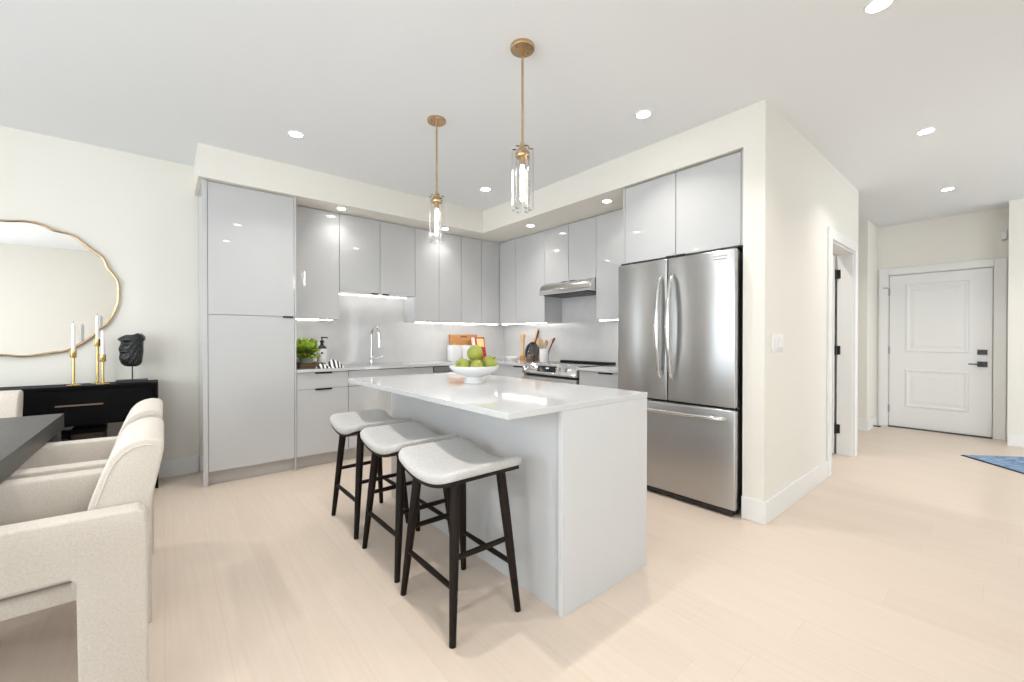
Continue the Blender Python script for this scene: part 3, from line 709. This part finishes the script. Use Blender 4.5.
for i, (x, y, rz, lab) in enumerate(((-.042, 2.038, 0, 'cream armchair nearest the camera on right side of table'), (-.046, 2.752, 0, 'second cream armchair from camera with its back towards island'), (-.925, 4.0, R(90), 'cream armchair at far end of table in front of console'))):
    o = ch if i == 0 else copy_tree(ch); o.location = (x, y, 0); o.rotation_euler = (0, 0, rz); o['label'] = lab
tb = thing('dining_table', 'charcoal wood dining table at left edge', 'dining table', (-.95, 2.34, 0))
MB().box(-1.46, -.44, 1.20, 3.485, .668, .750, .003, 2).build('tabletop', 'table', tb)
for x in (-1.45, -.53):
    for y in (1.21, 3.395): MB().box(x, x + .08, y, y + .08, 0, .668, .003, 2).build('leg', 'table', tb)

# ------------------------------------------------------------------ console with decor
cs = thing('console_table', 'black console with drawers below the round mirror', 'console table', (-.9, 4.44, 0))
CX0, CX1, CY0, CY1, CZ = -1.75, -.036, 4.30, 4.575, .835
MB().box(CX0, CX1, CY0, CY1, .812, CZ, .002, 1).build('top', 'console', cs)
MB().box(CX0 + .02, CX1 - .02, CY0 + .012, CY1, .548, .812).build('case', 'console', cs)
for x0, x1 in ((CX0 + .025, -.905), (-.90, CX1 - .025)):
    d = MB().box(x0 + .002, x1 - .002, CY0 - .002, CY0 + .012, .56, .806, .002, 1).build('drawer', 'console', cs)
    cx = (x0 + x1) / 2 + .015
    MB().box(cx - .122, cx + .122, CY0 - .016, CY0 - .002, .694, .704, .003, 1).build('handle', 'bronze', d)
for x in (CX0, CX1 - .02): MB().box(x, x + .02, CY0, CY1, 0, .812, .001, 1).build('side_panel', 'console', cs)
MB().box(CX1, CX1 + .003, CY0, CY0 + .02, .02, .825).build('edge_strip', 'bronze', cs)
MB().box(CX0 + .02, CX1 - .02, CY0 + .02, CY1, .30, .325, .002, 1).build('shelf', 'console', cs)
def storage_box(lab, x0, x1, y0, y1, h_):
    o = thing('storage_box', lab, 'box', ((x0 + x1) / 2, (y0 + y1) / 2, .325), 'dark boxes on the console shelf')
    MB().box(x0, x1, y0, y1, .325, .325 + h_ - .035, .003, 1).build('body', 'darkbox', o)
    MB().box(x0 - .003, x1 + .003, y0 - .003, y1 + .003, .325 + h_ - .035, .325 + h_, .003, 1).build('lid', 'console', o)
storage_box('taller dark brown box on lower shelf of console', -.52, -.345, 4.36, 4.55, .19)
storage_box('lower dark brown box on console shelf, left one', -.72, -.53, 4.36, 4.55, .165)

def candlestick(lab, lab2, x, y, hs, hc):
    o = thing('candlestick', lab, 'candlestick', (x, y, CZ), 'gold candlesticks on the console')
    MB().lathe([(0, 0), (.037, 0), (.038, .004), (.034, .008), (.014, .012), (.010, .02), (.0085, .028)], (x, y, CZ)).build('base', 'gold', o)
    MB().lathe([(.0085, .026), (.0085, hs - .052)], (x, y, CZ), 20).build('stem', 'gold', o)
    MB().lathe([(.0085, hs - .056), (.0165, hs - .054), (.018, hs - .05), (.018, hs), (.0165, hs), (.014, hs - .02), (0, hs - .02)], (x, y, CZ)).build('cup', 'gold', o)
    k = thing('candle', lab2, 'candle', (x, y, CZ + hs - .02), 'white taper candles')
    MB().lathe([(0, 0), (.0115, 0), (.0105, hc - .006), (.007, hc), (0, hc + .003)], (x, y, CZ + hs - .0195), 20).build('wax', 'candle', k)
    MB().cyl((x, y, CZ + hs - .02 + hc), (x + .001, y, CZ + hs - .006 + hc), .0012, n=6).build('wick', 'stem', k)
candlestick('gold candlestick at left, standing apart on the console', 'white taper candle in the left candlestick', -.503, 4.36, .26, .215)
candlestick('tallest gold candlestick, middle of the three', 'white taper candle in the tallest candlestick', -.387, 4.45, .34, .20)
candlestick('shortest gold candlestick nearest the black head sculpture', 'white taper candle in the shortest candlestick', -.351, 4.365, .225, .20)

# black head fragment on a stand
hd = thing('head_sculpture', 'black carved bearded head fragment on a stand', 'sculpture', (-.19, 4.43, CZ))
MB().box(-.283, -.097, 4.38, 4.48, CZ, CZ + .022, .002, 1).build('base', 'black', hd)
MB().cyl((-.19, 4.43, CZ + .02), (-.19, 4.43, CZ + .16), .004, n=10).build('post', 'black', hd)
def head_mesh():
    m_ = MB(); rs = []; N = 56; NZ = 44; Z0, Z1 = CZ + .125, CZ + .372
    fdir = R(-141)                       # the face looks left and towards the viewer
    random.seed(4)
    for k in range(NZ + 1):
        t_ = k / NZ; z = Z0 + (Z1 - Z0) * t_
        # base radii: narrow chin, full cheeks, flat broken top
        rx = .054 + .015 * min(1, t_ / .45) ** .8
        if t_ < .14: rx *= .45 + .55 * math.sqrt(max(0, 1 - (1 - t_ / .14) ** 2))
        ry = rx * 1.02
        if t_ > .80: rx += .013 * math.sin(PI * min(1, .08 + .92 * (t_ - .80) / .2)) ** .8 - (.012 * ((t_ - .93) / .07) if t_ > .93 else 0)
        ring = []
        for i in range(N):
            a = 2 * PI * i / N; da = (a - fdir + PI) % (2 * PI) - PI
            r_ = rx * (1 - .05 * (abs(da) / PI)); g = lambda c_, s_: math.exp(-((da - c_) / s_) ** 2)
            gz = lambda c_, s_: math.exp(-((t_ - c_) / s_) ** 2)
            nose = max(0, min(1, (.80 - t_) / .22)) * (1 if t_ > .53 else max(0, 1 - (.53 - t_) / .035))
            r_ += .027 * nose * g(0, .15) + .006 * gz(.57, .04) * (g(.22, .12) + g(-.22, .12))
            r_ += .008 * gz(.85, .05) * g(0, .9)                         # brow ridge
            r_ -= .024 * gz(.735, .055) * (g(.42, .2) + g(-.42, .2))        # eye sockets
            r_ += .006 * gz(.73, .025) * (g(.42, .12) + g(-.42, .12))      # eyeballs
            r_ += .007 * gz(.62, .07) * (g(.62, .25) + g(-.62, .25))       # cheekbones
            r_ += .014 * gz(.485, .03) * g(0, .42)                         # moustache
            r_ -= .022 * gz(.435, .022) * g(0, .32)                         # mouth
            r_ += .008 * gz(.40, .025) * g(0, .26)                         # lower lip
            r_ += .018 * gz(.25, .15) * g(0, .6)                           # chin
            beard = max(0, min(1, (.50 - t_ + .25 * abs(da)) / .12)) * (1 if abs(da) < 1.9 else .3)
            r_ += beard * .007 * math.sin(da * 17 + math.sin(t_ * 40) * 1.6) * math.cos(t_ * 62 + da * 5)
            ring.append((-.19 + r_ * math.cos(a), 4.43 + r_ * math.sin(a) * (ry / rx), z + (.012 * math.cos(a - fdir - 2.2) + .005 * math.sin(a * 5)) * max(0, (t_ - .86) / .14)))
        rs.append(ring)
    m_.rings(rs); return m_
head_mesh().build('head', 'sculpt', hd, angle=60)

# organic gold framed mirror
pts = [(-.278, 1.533), (-.290, 1.427), (-.340, 1.301), (-.391, 1.249), (-.448, 1.171), (-.558, 1.091), (-.632, 1.074), (-.773, 1.050), (-.888, 1.062), (-1.0, 1.04), (-1.12, 1.065), (-1.25, 1.085), (-1.36, 1.17),
       (-1.42, 1.26), (-1.49, 1.34), (-1.50, 1.46), (-1.53, 1.57), (-1.49, 1.70), (-1.46, 1.81), (-1.37, 1.88), (-1.27, 1.965), (-1.15, 1.985), (-1.03, 2.03), (-.883, 2.013), (-.768, 2.028), (-.689, 2.018), (-.627, 1.986), (-.532, 1.965), (-.445, 1.887), (-.366, 1.814), (-.338, 1.736), (-.284, 1.644)]
def smooth_loop(P, sub=4):
    out = []; n = len(P)
    for i in range(n):
        p0, p1, p2, p3 = [Vector(P[(i + k) % n]) for k in (-1, 0, 1, 2)]
        for j in range(sub):
            u = j / sub
            out.append(.5 * ((2 * p1) + (p2 - p0) * u + (2 * p0 - 5 * p1 + 4 * p2 - p3) * u * u + (3 * p1 - p0 - 3 * p2 + p3) * u ** 3))
    return out
loop = smooth_loop(pts)
mr = thing('wall_mirror', 'large wavy edged mirror in thin gold frame on wall', 'mirror', (-.9, YB, 1.53))
MB().prism([(q.x, q.y) for q in loop], 'y', YB - .022, YB - .006).build('glass', 'mirror', mr, smooth=False)
MB().tube([(q.x, YB - .02, q.y) for q in loop], .0085, 10, closed=True, up=(0, 1, 0)).build('frame', 'brass', mr)
MB().box(-1.3, -.5, YB - .008, YB, 1.3, 1.8).build('backing', 'black', mr)

# ------------------------------------------------------------------ things on the counters
rnd = random.Random(11)
tr = thing('wooden_tray', 'brown wooden tray holding greens at left end of counter', 'tray', (1.085, 4.33, CT1))
MB().box(.975, 1.195, 4.22, 4.44, CT1, CT1 + .014, .003, 1).build('bottom', 'brownwood', tr)
m_ = MB()
for b_ in ((.975, 1.195, 4.22, 4.23), (.975, 1.195, 4.43, 4.44), (.975, .985, 4.23, 4.43), (1.185, 1.195, 4.23, 4.43)): m_.box(*b_, CT1 + .012, CT1 + .045, .002, 1)
m_.build('rim', 'brownwood', tr)
pl = thing('potted_greens', 'leafy bright green plant in small pot on tray', 'plant', (1.05, 4.34, CT1 + .014))
MB().lathe([(0, 0), (.050, 0), (.062, .085), (.066, .09), (.060, .09), (.056, .08), (0, .08)], (1.05, 4.34, CT1 + .0145)).build('pot', 'pot', pl)
fm = MB(); sm_ = MB()
for k in range(240):
    az = rnd.uniform(0, 2 * PI); el = rnd.uniform(.15, 1.45); ln = rnd.uniform(.09, .19)
    d_ = Vector((math.cos(az) * math.cos(el), math.sin(az) * math.cos(el), math.sin(el)))
    base = Vector((1.05, 4.34, CT1 + .095)) + Vector((math.cos(az), math.sin(az), 0)) * rnd.uniform(0, .045)
    tip = base + d_ * ln
    side = d_.cross(Vector((0, 0, 1))).normalized(); w_ = rnd.uniform(.022, .042); nn = side.cross(d_)
    if tip.y > 4.55 or tip.x > 1.15 or tip.x < .94: continue
    rows = []
    for j in range(6):
        u = j / 5; c_ = base.lerp(tip, .45 + .75 * u) + Vector((0, 0, -.035 * u * u)); ww = w_ * math.sin(PI * min(1, .12 + u * .88)) + .002
        wob = .006 * math.sin(j * 2.1 + k)
        rows.append((c_ - side * ww + nn * (.008 + wob), c_, c_ + side * ww + nn * (.008 - wob)))
    b = bmesh.new(); V = [[b.verts.new(q) for q in r__] for r__ in rows]
    for A, B in zip(V, V[1:]):
        for i in range(2): b.faces.new((A[i], A[i + 1], B[i + 1], B[i]))
    bmesh.ops.solidify(b, geom=list(b.faces), thickness=.0012); fm._merge(b)
    if k % 3 == 0: sm_.tube([base, base.lerp(tip, .5)], [.0025, .0015], 6)
sm_.build('stalks', 'leafdark', pl); fm.build('foliage', 'leaf', pl, angle=60)
sp = thing('soap_dispenser', 'white soap bottle with black pump beside the greens', 'soap dispenser', (1.215, 4.41, CT1))
MB().lathe([(0, 0), (.043, 0), (.046, .006), (.046, .165), (.040, .18), (.0, .18)], (1.215, 4.41, CT1)).build('bottle', 'ceramic', sp)
MB().lathe([(0, .178), (.041, .178), (.041, .19), (.030, .205), (.016, .212), (.013, .235), (.020, .238), (.020, .258), (.006, .262), (.006, .28), (.011, .282), (.011, .295), (0, .296)], (1.215, 4.41, CT1), 24).build('pump', 'black', sp)
MB().tube([(1.215, 4.41, CT1 + .288), (1.245, 4.385, CT1 + .29), (1.26, 4.372, CT1 + .283)], .006, 10).build('spout', 'black', sp)
m_ = MB(); dv = Vector((-1.215, -4.41, 0)).normalized(); q = Vector((1.215, 4.41, CT1 + .135)) + dv * .0452
m_.cyl(q, q + dv * .0015, .011, n=20); m_.build('label_mark', 'black', sp)
# striped towel, crumpled
tm = MB(); nx, ny = 30, 16; b = bmesh.new(); V = []
for i in range(nx + 1):
    row = []
    for j in range(ny + 1):
        u, v = i / nx, j / ny; x = 1.10 + .23 * u + .01 * math.sin(v * 7); y = 4.085 + .12 * v + .015 * math.sin(u * 8)
        z = CT1 + .012 + .075 * (math.sin(u * 9 + v * 3) * .5 + .5) * math.sin(PI * u) ** .6 * math.sin(PI * v) ** .6 + .006 * math.sin(v * 17 + u * 5) * math.sin(PI * u) * math.sin(PI * v)
        row.append(b.verts.new((x, y, z - .010 * (1 - math.sin(PI * u) * math.sin(PI * v)))))
    V.append(row)
for i in range(nx):
    for j in range(ny): b.faces.new((V[i][j], V[i + 1][j], V[i + 1][j + 1], V[i][j + 1]))
bmesh.ops.recalc_face_normals(b, faces=list(b.faces)); bmesh.ops.solidify(b, geom=list(b.faces), thickness=.003); tm._merge(b)
tag(tm.build('tea_towel', 'towel', angle=80), 'crumpled black and white striped towel on counter', 'towel')

def canister(lab, x, y, w_, h_):
    o = thing('canister', lab, 'canister', (x, y, CT1), 'white canisters behind the fruit bowl')
    MB().box(x - w_ / 2, x + w_ / 2, y - w_ / 2, y + w_ / 2, CT1, CT1 + h_, .012, 3).build('body', 'ceramic', o)
    MB().box(x - w_ / 2 + .006, x + w_ / 2 - .006, y - w_ / 2 + .006, y + w_ / 2 - .006, CT1 + h_, CT1 + h_ + .014, .005, 2).build('lid', 'label', o)
    MB().lathe([(0, 0), (.009, 0), (.012, .012), (0, .016)], (x, y, CT1 + h_ + .0135), 16).build('knob', 'palewood', o)
canister('white canister at left behind the fruit bowl', 2.755, 4.40, .13, .185)
canister('white canister at right, partly behind the fruit', 2.915, 4.40, .13, .18)
bd = thing('cutting_board', 'honey wood cutting board leaning on the backsplash', 'cutting board', (3.0, 4.56, CT1))
mt = Matrix.Translation((3.0, 4.515, CT1)) @ Matrix.Rotation(R(-8), 4, 'X')
MB().box(-.215, .215, 0, .02, .002, .335, .006, 3, mt).build('panel', 'wood', bd)
mt2 = mt @ Matrix.Translation((0, -.001, 0))
MB().box(-.05, .05, -.001, .004, .295, .315, .002, 1, mt).build('hand_slot', 'brownwood', bd)
bk = thing('cookbook', 'red cookbook propped beside the cutting board', 'book', (3.14, 4.45, CT1))
mt = Matrix.Translation((3.185, 4.43, CT1)) @ Matrix.Rotation(R(12), 4, 'Z') @ Matrix.Rotation(R(-10), 4, 'X')
MB().box(-.115, .115, 0, .004, .002, .30, .001, 1, mt).build('cover', 'red', bk)
MB().box(-.113, .110, .004, .022, .004, .297, 0, 1, mt).build('pages', 'paper', bk)
MB().box(-.115, .115, .022, .026, .002, .30, .001, 1, mt).build('cover', 'red', bk)
MB().box(-.035, .10, -.001, .001, .17, .28, 0, 1, mt).build('cover_picture', 'cream', bk)
MB().box(-.113, -.075, -.001, .001, .19, .295, 0, 1, mt).build('spine_band', 'paper', bk)
mp = MB()
for k in range(14):
    q = Vector((rnd.uniform(-.05, .09), 0, rnd.uniform(.05, .15))); mp.lathe([(0, -.002), (.016, -.001), (.016, .001), (0, .002)], (0, 0, 0), 14, mt @ Matrix.Translation(q) @ Matrix.Rotation(R(90), 4, 'X'))
mp.build('cover_dots', mat('dark red printed shapes', (.30, .01, .03), .4, noise=(40, .4)), bk)

# right counter, left of the range
tag(MB().lathe([(0, 0), (.045, 0), (.048, .004), (.082, .030), (.086, .045), (.083, .045), (.076, .032), (.04, .010), (0, .009)], (3.47, 4.15, CT1)).build('serving_dish', 'ceramic'), 'low white dish on the counter by the corner', 'dish')
mi = thing('pepper_mill', 'tall pale wooden pepper mill beside black pan', 'pepper mill', (3.51, 3.975, CT1))
MB().lathe([(0, 0), (.036, 0), (.038, .01), (.038, .055), (.033, .062)], (3.51, 3.975, CT1)).build('foot', 'wood', mi)
MB().lathe([(.031, .06), (.027, .09), (.021, .14), (.021, .20), (.029, .265), (.030, .28), (0, .281)], (3.51, 3.975, CT1)).build('body', 'palewood', mi)
MB().lathe([(0, .281), (.034, .283), (.038, .30), (.038, .325), (.030, .338), (0, .342)], (3.51, 3.975, CT1)).build('head', 'palewood', mi)
# board with handle behind the pan
bb = thing('serving_board', 'pale paddle board leaning behind the black pan', 'serving board', (3.64, 3.90, CT1))
mt = Matrix.Translation((3.632, 3.88, CT1)) @ Matrix.Rotation(R(6), 4, 'Y')
MB().prism([(-.085, 0), (.085, 0), (.085, .25), (.07, .275), (.022, .29), (.018, .40), (0, .41), (-.018, .40), (-.022, .29), (-.07, .275), (-.085, .25)], 'x', -.009, .009, .003, 2, mt @ Matrix.Translation((0, 0, .003))).build('paddle', 'palewood', bb)
pn = thing('frying_pan', 'round black pan leaning upright against the backsplash', 'pan', (3.57, 3.84, CT1))
mt = Matrix.Translation((3.555, 3.835, CT1 + .117)) @ Matrix.Rotation(R(14), 4, 'Y') @ Matrix.Rotation(R(-90), 4, 'Y')
MB().lathe([(0, -.010), (.095, -.010), (.116, .024), (.117, .026), (.112, .026), (.092, -.004), (0, -.004)], (0, 0, 0), 40, mt).build('bowl', 'darksteel', pn)
q = Vector((3.555, 3.835, CT1 + .117)); d_ = (Matrix.Rotation(R(14), 3, 'Y') @ Vector((0, -.14, .99))).normalized()
MB().tube([q + d_ * .108, q + d_ * .15, q + d_ * .27], [.010, .008, .013], 10).build('handle', 'darksteel', pn)
jr = thing('glass_jar', 'clear glass jar with brown contents in front of pan', 'jar', (3.38, 3.69, CT1))
MB().lathe([(0, 0), (.046, 0), (.048, .004), (.050, .09), (.042, .125), (.034, .14), (.032, .14), (.040, .123), (.047, .09), (.045, .006), (0, .005)], (3.38, 3.69, CT1)).build('vessel', 'glass', jr)
MB().lathe([(0, .006), (.043, .006), (.045, .075), (.02, .085), (0, .086)], (3.38, 3.69, CT1)).build('contents', 'pepper', jr)
MB().lathe([(0, .14), (.037, .14), (.038, .165), (.014, .172), (.012, .186), (.018, .2), (0, .212)], (3.38, 3.69, CT1)).build('lid', 'glass', jr)
KX, KY = 3.45, 3.52
ck = tag(MB().lathe([(0, 0), (.054, 0), (.057, .005), (.058, .155), (.0565, .158), (.053, .155), (.052, .01), (0, .009)], (KX, KY, CT1)).build('utensil_crock', 'ceramic'), 'white utensil crock beside the range', 'crock')
for k, (az, tl, ln, kind, lab) in enumerate(((R(200), R(14), .245, 's', 'wooden spoon leaning left in white crock'), (R(120), R(10), .25, 's', 'wooden spoon standing at the back of crock'), (R(-12), R(20), .25, 'p', 'wooden spatula leaning right in white crock'), (R(-75), R(24), .27, 'd', 'dark handled utensil leaning farthest right in crock'), (R(250), R(9), .225, 's', 'short wooden spoon at front of crock'))):
    o = thing('wooden_utensil', lab, 'utensil', (KX, KY, CT1 + .012), 'utensils in the white crock')
    mt = Matrix.Translation((KX + .012 * math.cos(az), KY + .012 * math.sin(az), CT1 + .013)) @ Matrix.Rotation(az, 4, 'Z') @ Matrix.Rotation(tl, 4, 'Y')
    m_ = MB(); m_.lathe([(0, 0), (.005, .001), (.0055, .10), (.0065, ln - .05)], (0, 0, 0), 10, mt); m_.build('shaft', 'brownwood' if kind == 'd' else 'palewood', o)
    m_ = MB()
    if kind == 's': m_.lathe([(0, ln - .06), (.010, ln - .05), (.021, ln - .025), (.023, ln), (.018, ln + .018), (0, ln + .026)], (0, 0, 0), 18, mt @ Matrix.Diagonal((.38, 1, 1, 1)))
    else: m_.prism([(-.006, ln - .055), (.006, ln - .055), (.020, ln - .02), (.022, ln + .03), (-.022, ln + .03), (-.020, ln - .02)], 'x', -.003, .003, .0015, 1, mt)
    m_.build('head', 'brownwood' if kind == 'd' else 'palewood', o)

# door mat
dm_ = thing('door_mat', 'blue patterned mat lying near the entry door', 'mat', (5.95, -.2, 0))
A = Vector((6.154, .299)); d1_ = Vector((-.739, -.673)); d2_ = Vector((.673, -.739))
def quad(i, o_): return [tuple(A + d1_ * a + d2_ * b_) for a, b_ in ((i, i), (.92 - i, i), (.92 - i, .62 - i), (i, .62 - i))]
MB().prism(quad(0, 0), 'z', .0005, .007).build('binding', 'rugedge', dm_, smooth=False)
MB().prism(quad(.018, 0), 'z', .006, .010).build('pile', 'rug', dm_, smooth=False)
